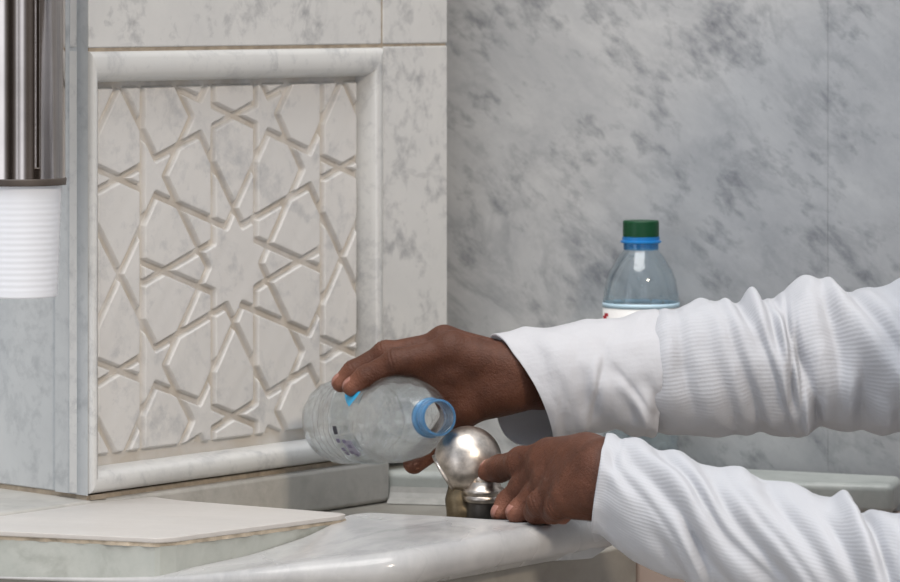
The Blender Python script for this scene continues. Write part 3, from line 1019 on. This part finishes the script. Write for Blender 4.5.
RHF.append([((447, 363, 2.997), .0092), ((404, 370, 2.998), .0080), ((373, 371, 2.998), .0070), ((357, 373, 2.998), .0060)])
RHF.append([((469, 406, 2.943), .0128), ((438, 443, 2.962), .0100), ((414, 463, 2.958), .0082)])
for i, c in enumerate(RHF):
    RH += chain(c, .0035)
    if i < 4:                                   # knuckles
        RH.append(ball((c[0][0][0] + 1, c[0][0][1] - 3, c[0][0][2]), c[0][1] * .98, .006))
        RH.append(ball((c[1][0][0], c[1][0][1] - 1, c[1][0][2]), c[1][1] * 1.03, .003))
RH += [('s', (P(412, 368, 2.938), P(452, 372, 2.938), .0070, .0105), .008, 1), ('s', (P(428, 374, 2.940), P(447, 394, 2.943), .0070, .0090), .008, 1), ('s', (P(447, 394, 2.943), P(456, 412, 2.945), .0090, .0100), .008, 1), ('s', (P(446, 366, 2.940), P(459, 388, 2.942), .0100, .0110), .008, 1)]
# tendons
RH += chain([((505, 355, 2.934), .0050), ((455, 341, 2.934), .0050)], .010)
RH += chain([((505, 352, 2.952), .0050), ((446, 335, 2.955), .0050)], .010)

# near hand (left hand) with the thumb on the button
LW = (606, 478, 2.755)
LH = []
LH += chain([((690, 508, 2.720), .030), (LW, .0250)], .010)
LH += chain([((606, 470, 2.757), .0215), ((585, 466, 2.772), .0185)], .010)
LH += chain([((606, 490, 2.750), .0200), ((585, 486, 2.760), .0170)], .010)
LH += chain([((588, 464, 2.775), .0160), ((547, 467, 2.806), .0115)], .010)
LH += chain([((588, 472, 2.768), .0160), ((552, 480, 2.793), .0115)], .010)
LH += chain([((588, 482, 2.760), .0155), ((559, 491, 2.776), .0108)], .010)
LH += chain([((590, 492, 2.752), .0145), ((568, 498, 2.760), .0100)], .010)
LH += chain([((590, 498, 2.758), .0125), ((578, 500, 2.762), .0115)], .010)
LH += chain([((586, 458, 2.780), .0165), ((550, 456, 2.808), .0128)], .010)
LHF = []
LHF.append([((547, 467, 2.806), .0115), ((524, 487, 2.824), .0098), ((508, 503, 2.829), .0085), ((501, 513, 2.826), .0072)])
LHF.append([((552, 480, 2.793), .0115), ((535, 498, 2.805), .0098), ((522, 509, 2.808), .0085), ((516, 513, 2.806), .0074)])
LHF.append([((559, 491, 2.776), .0108), ((541, 504, 2.782), .0092), ((536, 512, 2.790), .0080), ((548, 514, 2.796), .0068)])
LHF.append([((568, 498, 2.760), .0100), ((557, 507, 2.764), .0080), ((553, 513, 2.772), .0070), ((563, 515, 2.780), .0062)])
LHF.append([((550, 456, 2.808), .0122), ((522, 462.5, 2.832), .0100), ((500, 468.5, 2.855), .0094), ((487, 471, 2.866), .0080)])
for i, c in enumerate(LHF):
    LH += chain(c, .0035)
    if i < 4:
        LH.append(ball(c[0][0], c[0][1] * 1.05, .006))
        LH.append(ball(c[1][0], c[1][1] * 1.04, .003))
    else:
        LH.append(ball(c[1][0], c[1][1] * 1.08, .004))
LH += chain([((585, 455, 2.765), .0050), ((556, 453, 2.798), .0045)], .010)


def bounds(prims, pad=.006):
    lo = np.full(3, 9.); hi = np.full(3, -9.)
    for kind, a, k, s in prims:
        if kind == 's':
            for p, r in ((a[0], a[2]), (a[1], a[3])):
                lo = np.minimum(lo, np.array(p) - r - pad); hi = np.maximum(hi, np.array(p) + r + pad)
        else:
            lo = np.minimum(lo, np.array(a[0]) - np.array(a[1]) - pad); hi = np.maximum(hi, np.array(a[0]) + np.array(a[1]) + pad)
    return lo, hi


hand_r = surface_nets(RH, *bounds(RH), .00095)
hand_l = surface_nets(LH, *bounds(LH), .00095)


def crease(hand, chains):
    """skin folds across the finger joints and fine relief over the back of the hand"""
    V = np.array(hand[0]); F = hand[1]
    T = np.array(F)
    nrm = np.zeros_like(V)
    fn = np.cross(V[T[:, 2]] - V[T[:, 0]], V[T[:, 3]] - V[T[:, 1]])
    for k in range(4): np.add.at(nrm, T[:, k], fn)
    nrm /= np.linalg.norm(nrm, axis=1)[:, None] + 1e-12
    dsp = np.zeros(len(V))
    for c in chains:
        for i in range(1, len(c) - 1):
            p = P(*c[i][0]); a = P(*c[i - 1][0]); b = P(*c[i + 1][0]); r = c[i][1]
            d = b - a; d /= np.linalg.norm(d)
            v = V - p; t = v @ d
            out = (a + b) / 2 - p
            dors = -out / (np.linalg.norm(out) + 1e-9)
            up = np.clip((v @ dors) / r + .25, 0, 1)
            w = np.exp(-(t / (r * .62)) ** 2) * np.exp(-np.maximum(0, np.linalg.norm(v, axis=1) / r - 1.25) * 6) * up
            sway = .0006 * np.sin((v @ np.cross(d, dors)) / .004)
            dsp += w * .00032 * np.cos((t + sway) * 2 * math.pi / .0029)
    return (V + nrm * dsp[:, None]).tolist(), F


hand_r = crease(hand_r, RHF)
hand_l = crease(hand_l, LHF)

# the rest of the body (under the robe) and the head
SR = np.array([.50, 2.80, ZC - .06]); SL = np.array([.47, 2.44, ZC - .12])
ER = P(920, 356, 2.935); EL = P(965, 596, 2.585)
hd = np.array([.50, 2.60, ZC + .20])
tor = np.array([.58, 2.62, ZC - .25])
BODY = []
BODY += [('s', (P(615, 374, 2.945), ER, .024, .033), .02, 1), ('s', (ER, SR, .033, .040), .03, 1)]
BODY += [('s', (P(680, 505, 2.722), EL, .025, .027), .02, 1), ('s', (EL, SL, .028, .040), .03, 1)]
BODY += [('s', (SR + [.02, -.02, -.01], SL + [.02, .02, -.01], .065, .065), .06, 1)]
BODY += [('s', ((.57, 2.68, ZC - .12), (.64, 2.65, ZC - .52), .10, .11), .08, 1), ('s', ((.57, 2.55, ZC - .12), (.64, 2.57, ZC - .52), .10, .11), .08, 1)]
BODY += [('s', ((.63, 2.67, ZC - .55), (.60, 2.68, .06), .085, .045), .05, 1), ('s', ((.63, 2.54, ZC - .55), (.60, 2.52, .06), .085, .045), .05, 1)]
BODY += [('s', ((.60, 2.68, .04), (.50, 2.69, .035), .036, .03), .02, 1), ('s', ((.60, 2.52, .04), (.50, 2.51, .035), .036, .03), .02, 1)]
BODY += [('s', ((.53, 2.61, ZC - .04), (.51, 2.605, ZC + .12), .055, .05), .03, 1)]
BODY += [('e', (hd + [0.01, 0, .04], (.095, .076, .095)), .03, 1), ('e', (hd + [-.03, 0, -.035], (.062, .056, .07)), .03, 1)]
BODY += [('s', (hd + [-.088, 0, .02], hd + [-.108, 0, -.022], .010, .015), .012, 1)]
BODY += [('s', (hd + [-.082, -.02, -.062], hd + [-.082, .02, -.062], .010, .010), .006, 1)]
for sy in (1, -1):
    BODY += [('s', (hd + [.005, .074 * sy, .03], hd + [.012, .076 * sy, -.02], .016, .010), .008, 1)]
    BODY += [('e', (hd + [-.094, .032 * sy, .028], (.012, .016, .010)), .012, -1)]
    BODY += [('e', (hd + [-.078, .031 * sy, .026], (.012, .013, .012)), .004, 1)]
body_c = surface_nets(BODY, *bounds(BODY, .03), .0075)
V, F = join(hand_r, hand_l, body_c)
body = mk('body', V, F, M['skin'], person, smooth=True)
# paler skin of the finger pads
at = body.data.attributes.new('palmar', 'FLOAT', 'POINT')
VV = np.array(V)
pal = np.zeros(len(VV))
nh = len(hand_r[0]) + len(hand_l[0])
for c in RHF + LHF:
    p = P(*c[-1][0]); q = P(*c[-2][0])
    d = p - q; L_ = np.linalg.norm(d); d = d / L_
    v = VV[:nh] - p
    dist_ = np.linalg.norm(v, axis=1)
    pal[:nh] = np.maximum(pal[:nh], np.clip(1.35 - dist_ / .0125, 0, 1) * .8)
at.data.foreach_set('value', pal.astype(np.float32))

# fingernails
def nail(c, up, size, name='fingernail'):
    p = P(*c[-1][0]); q = P(*c[-2][0]); r = c[-1][1]
    d = p - q; d /= np.linalg.norm(d)
    up = np.array(up, float); up -= d * (up @ d); up /= np.linalg.norm(up)
    side = np.cross(d, up)
    V, F = [], []
    nu, nv = 10, 9
    for lay in (0, 1):
        for i in range(nu + 1):
            for j in range(nv + 1):
                a = (j / nv - .5) * 2.0
                u = (i / nu - .5)
                sh = math.sqrt(max(0, 1 - (2 * u) ** 4 * .5))
                xx = max(0., u * size + r * .22)
                rr = math.sqrt(max(r * r - xx * xx, (.45 * r) ** 2)) + (.0004 if lay else -.0014)
                V.append(p + d * (u * size + r * .22) + rr * (math.sin(a * .72 * sh) * side + math.cos(a * .72 * sh) * up))
    m = (nu + 1) * (nv + 1)
    for i in range(nu):
        for j in range(nv):
            a = i * (nv + 1) + j
            F.append([a, a + nv + 1, a + nv + 2, a + 1]); F.append([m + a, m + a + 1, m + a + nv + 2, m + a + nv + 1])
    bnd = [j for j in range(nv + 1)] + [i * (nv + 1) + nv for i in range(1, nu + 1)] + [nu * (nv + 1) + j for j in range(nv - 1, -1, -1)] + [i * (nv + 1) for i in range(nu - 1, 0, -1)]
    for a, b in zip(bnd, bnd[1:] + bnd[:1]):
        F.append([a, b, m + b, m + a])
    return mk(name, V, F, M['nail'], body, smooth=True)


for c in RHF[:4]: nail(c, (-.75, -.05, .45), .0095)
nail(RHF[4], (.1, .8, -.6), .011)
for c in LHF[:2]: nail(c, (-.85, -.30, .25), .0095)
for c in LHF[2:4]: nail(c, (-.2, .3, -.8), .0085)
nail(LHF[4], (-.1, -.45, .9), .012)

# hair cap
HAIR = [('e', (hd + [.022, 0, .062], (.094, .080, .088)), .02, 1), ('s', (hd + [.07, -.03, -.01], hd + [.07, .03, -.01], .04, .04), .03, 1)]
V, F = surface_nets(HAIR, *bounds(HAIR, .02), .005)
mk('hair', V, F, M['hair'], person, smooth=True)


# --- robe: torso + sleeves
ROBE = [('s', (SR + [.02, -.02, -.01], SL + [.02, .02, -.01], .085, .085), .08, 1),
        ('s', ((.58, 2.69, ZC - .14), (.64, 2.66, ZC - .52), .120, .125), .09, 1), ('s', ((.58, 2.55, ZC - .14), (.64, 2.56, ZC - .52), .120, .125), .09, 1),
        ('s', ((.64, 2.66, ZC - .50), (.62, 2.67, .18), .12, .16), .09, 1), ('s', ((.64, 2.56, ZC - .50), (.62, 2.53, .18), .12, .16), .09, 1),
        ('s', ((.535, 2.61, ZC - .06), (.52, 2.607, ZC + .045), .085, .062), .04, 1)]
ROBE += [('s', (SR + [.03, -.02, -.01], SR + (ER - SR) * .30, .088, .074), .03, 1), ('s', (SL + [.03, .02, -.01], SL + (EL - SL) * .30, .088, .074), .03, 1)]
V, F = surface_nets(ROBE, *bounds(ROBE, .04), .012)
V = [(x, y, max(z, .07)) for x, y, z in V]
robe = mk('robe', V, F, M['cloth'], person, smooth=True, uv=[(x, y * 3) for x, y, z in V])


def hermite(st, n):
    st = np.array(st, float)
    d = np.concatenate([[0], np.cumsum(np.maximum(1e-6, np.hypot(np.diff(st[:, 0]), np.diff(st[:, 1]))))])
    t = np.linspace(0, d[-1], n)
    out = np.empty((n, st.shape[1]))
    for c in range(st.shape[1]):
        y = st[:, c]
        m = np.gradient(y, d)
        # limit overshoot
        s = np.diff(y) / np.diff(d)
        for i in range(len(y)):
            lim = 2.5 * min([abs(v) for v in ([s[i - 1]] if i > 0 else []) + ([s[i]] if i < len(s) else [])])
            m[i] = np.clip(m[i], -lim, lim)
        i = np.clip(np.searchsorted(d, t, 'right') - 1, 0, len(d) - 2)
        h = d[i + 1] - d[i]; u = (t - d[i]) / h
        out[:, c] = (2 * u ** 3 - 3 * u ** 2 + 1) * y[i] + (u ** 3 - 2 * u ** 2 + u) * h * m[i] + (-2 * u ** 3 + 3 * u ** 2) * y[i + 1] + (u ** 3 - u ** 2) * h * m[i + 1]
    return out


def vnoise(u, v, seed, fu, fv, per=None):
    """smooth 2-D value noise, periodic in v"""
    r = np.random.default_rng(seed)
    nu, nv = 64, max(3, int(round(fv)))
    T = r.uniform(-1, 1, (nu, nv))
    a = u * fu; b = v * nv
    i = np.floor(a).astype(int); j = np.floor(b).astype(int)
    x = a - i; y = b - j
    x = x * x * (3 - 2 * x); y = y * y * (3 - 2 * y)
    g_ = lambda p, q: T[p % nu, q % nv]
    return (g_(i, j) * (1 - x) + g_(i + 1, j) * x) * (1 - y) + (g_(i, j + 1) * (1 - x) + g_(i + 1, j + 1) * x) * y


def sleeve(st, folds, name, parent, n=260, m=180, seed=1, amp=.0016, th=.0011, mat=None, droop=0.):
    """st rows: cx, cy, Y, tx, ty, nx, ny, nd  (pixel centre, depth; top vector in pixels; near vector in pixels and metres)"""
    S = hermite(st, n)
    th_ = np.linspace(0, 2 * math.pi, m, endpoint=False)
    ct, sn = np.cos(th_), np.sin(th_)
    V = np.empty((n, m, 3)); UVs = np.empty((n, m, 2))
    px = S[:, 0][:, None] + ct * S[:, 3][:, None] + sn * S[:, 5][:, None]
    py = S[:, 1][:, None] + ct * S[:, 4][:, None] + sn * S[:, 6][:, None]
    if droop:
        fall = np.clip(1 - (S[:, 0] - S[0, 0]) / 60, 0, 1)[:, None] ** 1.5
        px = px - droop * fall * (np.clip(-sn, 0, 1) * np.clip(-ct + .1, 0, 1))[None, :] * 2
    Yc = S[:, 2][:, None]
    X = (px - 450) / FPX * Yc; Z = ZC - py / FPX * Yc
    Yv = Yc - sn * S[:, 7][:, None]
    Cx = (S[:, 0] - 450) / FPX * S[:, 2]; Cz = ZC - S[:, 1] / FPX * S[:, 2]
    rad = np.stack([X * 0 + (X - Cx[:, None]) * .25, Yv - Yc, Z - Cz[:, None]], -1)
    rad /= np.linalg.norm(rad, axis=-1, keepdims=True) + 1e-9
    uu = np.broadcast_to(np.linspace(0, 1, n)[:, None], (n, m)); vv = np.broadcast_to((th_ / (2 * math.pi))[None, :], (n, m))
    L_ = (S[-1, 0] - S[0, 0])
    disp_ = amp * (1.2 * vnoise(uu, vv, seed, L_ / 42, 7) + .7 * vnoise(uu, vv, seed + 1, L_ / 20, 13) + .35 * vnoise(uu, vv, seed + 2, L_ / 10, 26))
    vpos = -ct[None, :] * np.ones((n, 1))              # -1 top .. 1 bottom
    near = np.clip(.35 + .65 * sn, 0, 1)[None, :]
    side = np.where(sn >= 0, 1.0, 0.55)[None, :]
    jit = 9 * vnoise(uu, vv, seed + 9, L_ / 60, 5)
    for x0, tilt, wdt, A, v0, v1 in folds:
        cx = x0 + tilt * vpos + jit * .6
        # asymmetric crease: sharp valley beside a soft roll
        q = (S[:, 0][:, None] - cx) / wdt
        sh = np.exp(-q * q) - .75 * np.exp(-((q - 1.25) / .55) ** 2)
        fade = 1 / (1 + np.exp(-(vpos - v0) * 9)) * 1 / (1 + np.exp((vpos - v1) * 9))
        disp_ = disp_ + 1.42 * A * sh * fade * side * (1 - .72 / (1 + np.exp(-(vpos - .80) * 14)))
    X = X + rad[..., 0] * disp_; Yv = Yv + rad[..., 1] * disp_; Z = Z + rad[..., 2] * disp_
    V[..., 0], V[..., 1], V[..., 2] = X, Yv, Z
    F = []
    for i in range(n - 1):
        for j in range(m):
            j2 = (j + 1) % m
            F.append([i * m + j, i * m + j2, (i + 1) * m + j2, (i + 1) * m + j])
    UVs[..., 0] = uu; UVs[..., 1] = np.where(vv <= .5, vv, 1 - vv) * 2 * .5
    o = mk(name, V.reshape(-1, 3), F, mat or M['cloth'], parent, smooth=True, uv=UVs.reshape(-1, 2))
    so = o.modifiers.new('solid', 'SOLIDIFY'); so.thickness = th; so.offset = -1
    return o


def row(x, top, bot, Y, nd, nx=0, tx=0, ny=0):
    return (x, (top + bot) / 2, Y, tx, (top - bot) / 2, nx, ny, nd)


def srow(p, Y, rp, nd, tx=0):
    return (p[0], p[1], Y, tx, -rp, 0, 0, nd)


def pix(q):
    return ((q[0]) / q[1] * FPX + 450, (ZC - q[2]) / q[1] * FPX)


# right (far) sleeve, from inside the turned-back cuff to the shoulder
srp = pix(SR + np.array([.03, -.03, -.03]))
rs_ = [row(630, 328, 420, 2.945, .038), row(644, 321, 426, 2.945, .041), row(657, 313, 433, 2.945, .044), row(680, 306, 435, 2.945, .045), row(720, 300, 433, 2.945, .047),
       row(760, 297, 431, 2.945, .049), row(790, 291, 436, 2.944, .051), row(820, 285, 431, 2.942, .053), row(845, 289, 431, 2.940, .054), row(870, 287, 431, 2.937, .056), row(900, 279, 431, 2.930, .058, tx=6),
       (945, 340, 2.920, -20, -86, 0, 0, .060), (1000, 285, 2.900, -52, -72, 0, 0, .062), (1085, 185, 2.850, -58, -62, 0, 0, .065), (srp[0], srp[1], SR[1] - .01, -55, -70, 0, 0, .070)]
fr = [(668, 6, 13, .0030, -1.2, .5), (700, 16, 16, .0030, -.9, 1.2), (727, 22, 12, .0042, -1.2, 1.2), (750, 26, 11, .0050, -1.2, 1.3), (772, 22, 9, .0068, -1.3, .8),
      (787, 26, 9, .0060, -1.0, 1.3), (781, 5, 5, .0060, -.8, .3), (789, 8, 5, .0040, -.6, .6), (762, 26, 6, .0035, -.6, 1.2), (812, 14, 15, .0052, -1.3, .8), (876, 55, 17, .0062, -1.3, .55), (838, 10, 13, .0055, .1, 1.4), (895, 40, 20, .0055, -1.0, .9), (940, 40, 22, .006, -1, 1), (800, 4, 10, .0045, .3, 1.4), (868, 20, 12, .004, .2, 1.3)]
sleeve(rs_, fr, 'sleeve', robe, n=420, m=200, seed=11, amp=.0025)
# its turned-back cuff
ck = [(521, 392, 2.945, -27, -57, 16, -5, .041), (530, 390, 2.945, -21, -57, 17, -3, .0425), (552, 384, 2.945, -14, -57.5, 9, -2, .043), (580, 378, 2.945, -6, -57, 3, 0, .044), (615, 374, 2.945, 0, -57, 0, 0, .0455), (645, 372, 2.945, 2, -61, 3, 0, .047), (655, 372, 2.945, 2, -61.5, 4, 0, .0475)]
fc_ = [(616, 40, 7, .0024, .0, 1.3), (590, -16, 6, .0014, -.4, .9), (600, 30, 14, .0022, -.2, 1.3), (630, 24, 11, .0038, .2, 1.4), (560, 10, 16, .0014, -1, 1), (648, -14, 9, .0030, .3, 1.3)]
sleeve(ck, fc_, 'cuff', robe, n=170, m=200, seed=31, amp=.0021, th=.0014, droop=22., mat=M['cuff'])
# hem roll of the cuff
# left (near) sleeve
slp = pix(SL + np.array([.03, .03, -.03]))
ls_ = [(600, 487, 2.757, 7, -47, -7, 0, .036), (606, 488, 2.757, 6, -48, -6, 0, .037), (622, 498, 2.750, 3, -53, -3, 0, .039), row(650, 448, 566, 2.738, .042), row(680, 452, 577, 2.725, .044), row(700, 463, 587, 2.716, .045), row(720, 474, 594, 2.707, .046),
       row(745, 475, 600, 2.697, .047), row(770, 478, 607, 2.687, .049), row(800, 487, 615, 2.674, .051), row(830, 498, 624, 2.660, .053), row(850, 505, 630, 2.650, .054), row(872, 511, 636, 2.640, .055), row(890, 516, 645, 2.630, .056),
       row(920, 514, 662, 2.612, .058), (972, 590, 2.585, -26, -88, 0, 0, .060), (1040, 535, 2.555, -66, -72, 0, 0, .062), (1130, 385, 2.50, -85, -48, 0, 0, .066), (slp[0], slp[1], SL[1] + .01, -75, -65, 0, 0, .070)]
fl2 = [(612, -6, 4, -.0005, -2, 2), (640, 55, 10, .0020, -.5, 1.1), (720, 75, 12, .0018, -.7, .8), (775, 70, 12, .0018, -.8, .8), (622, 40, 16, .0030, -.9, 1.2), (655, 62, 20, .0048, -1.0, .8), (700, 70, 22, .0052, -1.2, .9), (668, 30, 13, .0040, .0, 1.3), (735, 60, 20, .0040, -.9, .9), (790, 60, 24, .0042, -1.2, .9), (868, 22, 13, .0075, -1.3, .8), (830, 40, 18, .0035, -.7, 1), (905, 20, 20, .005, -1, 1)]
sleeve(ls_, fl2, 'sleeve', robe, n=420, m=200, seed=51, amp=.0022, th=.0014)

# ------------------------------------------------------------------ camera, light
cam = bpy.data.cameras.new('camera'); co = bpy.data.objects.new('camera', cam); COL.objects.link(co)
co.location = (0, 0, ZC); co.rotation_euler = (math.pi / 2, 0, 0)
cam.sensor_width = 36; cam.lens = FPX / 900 * 36; cam.shift_y = -291 / 900
cam.dof.use_dof = True; cam.dof.focus_distance = 2.84; cam.dof.aperture_fstop = 13
cam.clip_start = .1; cam.clip_end = 100
scene.camera = co


def sun(name, d, strength, angle, col):
    l = bpy.data.lights.new(name, 'SUN'); l.energy = strength; l.angle = math.radians(angle); l.color = col
    o = bpy.data.objects.new(name, l); COL.objects.link(o)
    o.rotation_euler = Vector(d).to_track_quat('Z', 'Y').to_euler()
    o.location = (0, 0, 4)
    return o


sun('key_daylight', (.35, -.79, .52), .90, 6, (1.0, .85, .68))
sun('overhead_daylight', (-.10, -.30, .95), 2.0, 40, (1.0, .985, .965))

wld = bpy.data.worlds.new('courtyard'); scene.world = wld; wld.use_nodes = True
nt = wld.node_tree; L = nt.links.new
bg = nt.nodes['Background']
tc = N(nt, 'ShaderNodeTexCoord')
sx = N(nt, 'ShaderNodeSeparateXYZ'); L(tc.outputs['Generated'], sx.inputs[0])
at2 = N(nt, 'ShaderNodeMath', operation='ARCTAN2'); L(sx.outputs[0], at2.inputs[0]); L(sx.outputs[1], at2.inputs[1])
wv = N(nt, 'ShaderNodeTexNoise', noise_dimensions='1D', Scale=1.5, Detail=1.0, Roughness=.5)
L(at2.outputs[0], wv.inputs['W'])
band = ramp(nt, wv.outputs['Fac'], [(.40, (.045, .036, .030)), (.50, (.20, .175, .16)), (.57, (.55, .55, .58)), (.63, (2.3, 2.4, 2.6))])
top = ramp(nt, sx.outputs[2], [(.0, (.20, .18, .16)), (.30, (.60, .68, .80)), (.9, (.78, .86, .97))])
el = ramp(nt, sx.outputs[2], [(.12, (0, 0, 0)), (.45, (1, 1, 1))])
mixw = N(nt, 'ShaderNodeMixRGB'); L(el.outputs[0], mixw.inputs[0]); L(band.outputs[0], mixw.inputs[1]); L(top.outputs[0], mixw.inputs[2])
L(mixw.outputs[0], bg.inputs['Color']); bg.inputs['Strength'].default_value = .68

scene.view_settings.view_transform = 'Standard'
scene.view_settings.look = 'None'
scene.view_settings.exposure = 0.2
scene.view_settings.gamma = 1.0
scene.view_settings.use_curve_mapping = False
scene.cycles.caustics_reflective = False
scene.cycles.max_bounces = 14
scene.cycles.transmission_bounces = 12
scene.cycles.transparent_max_bounces = 12
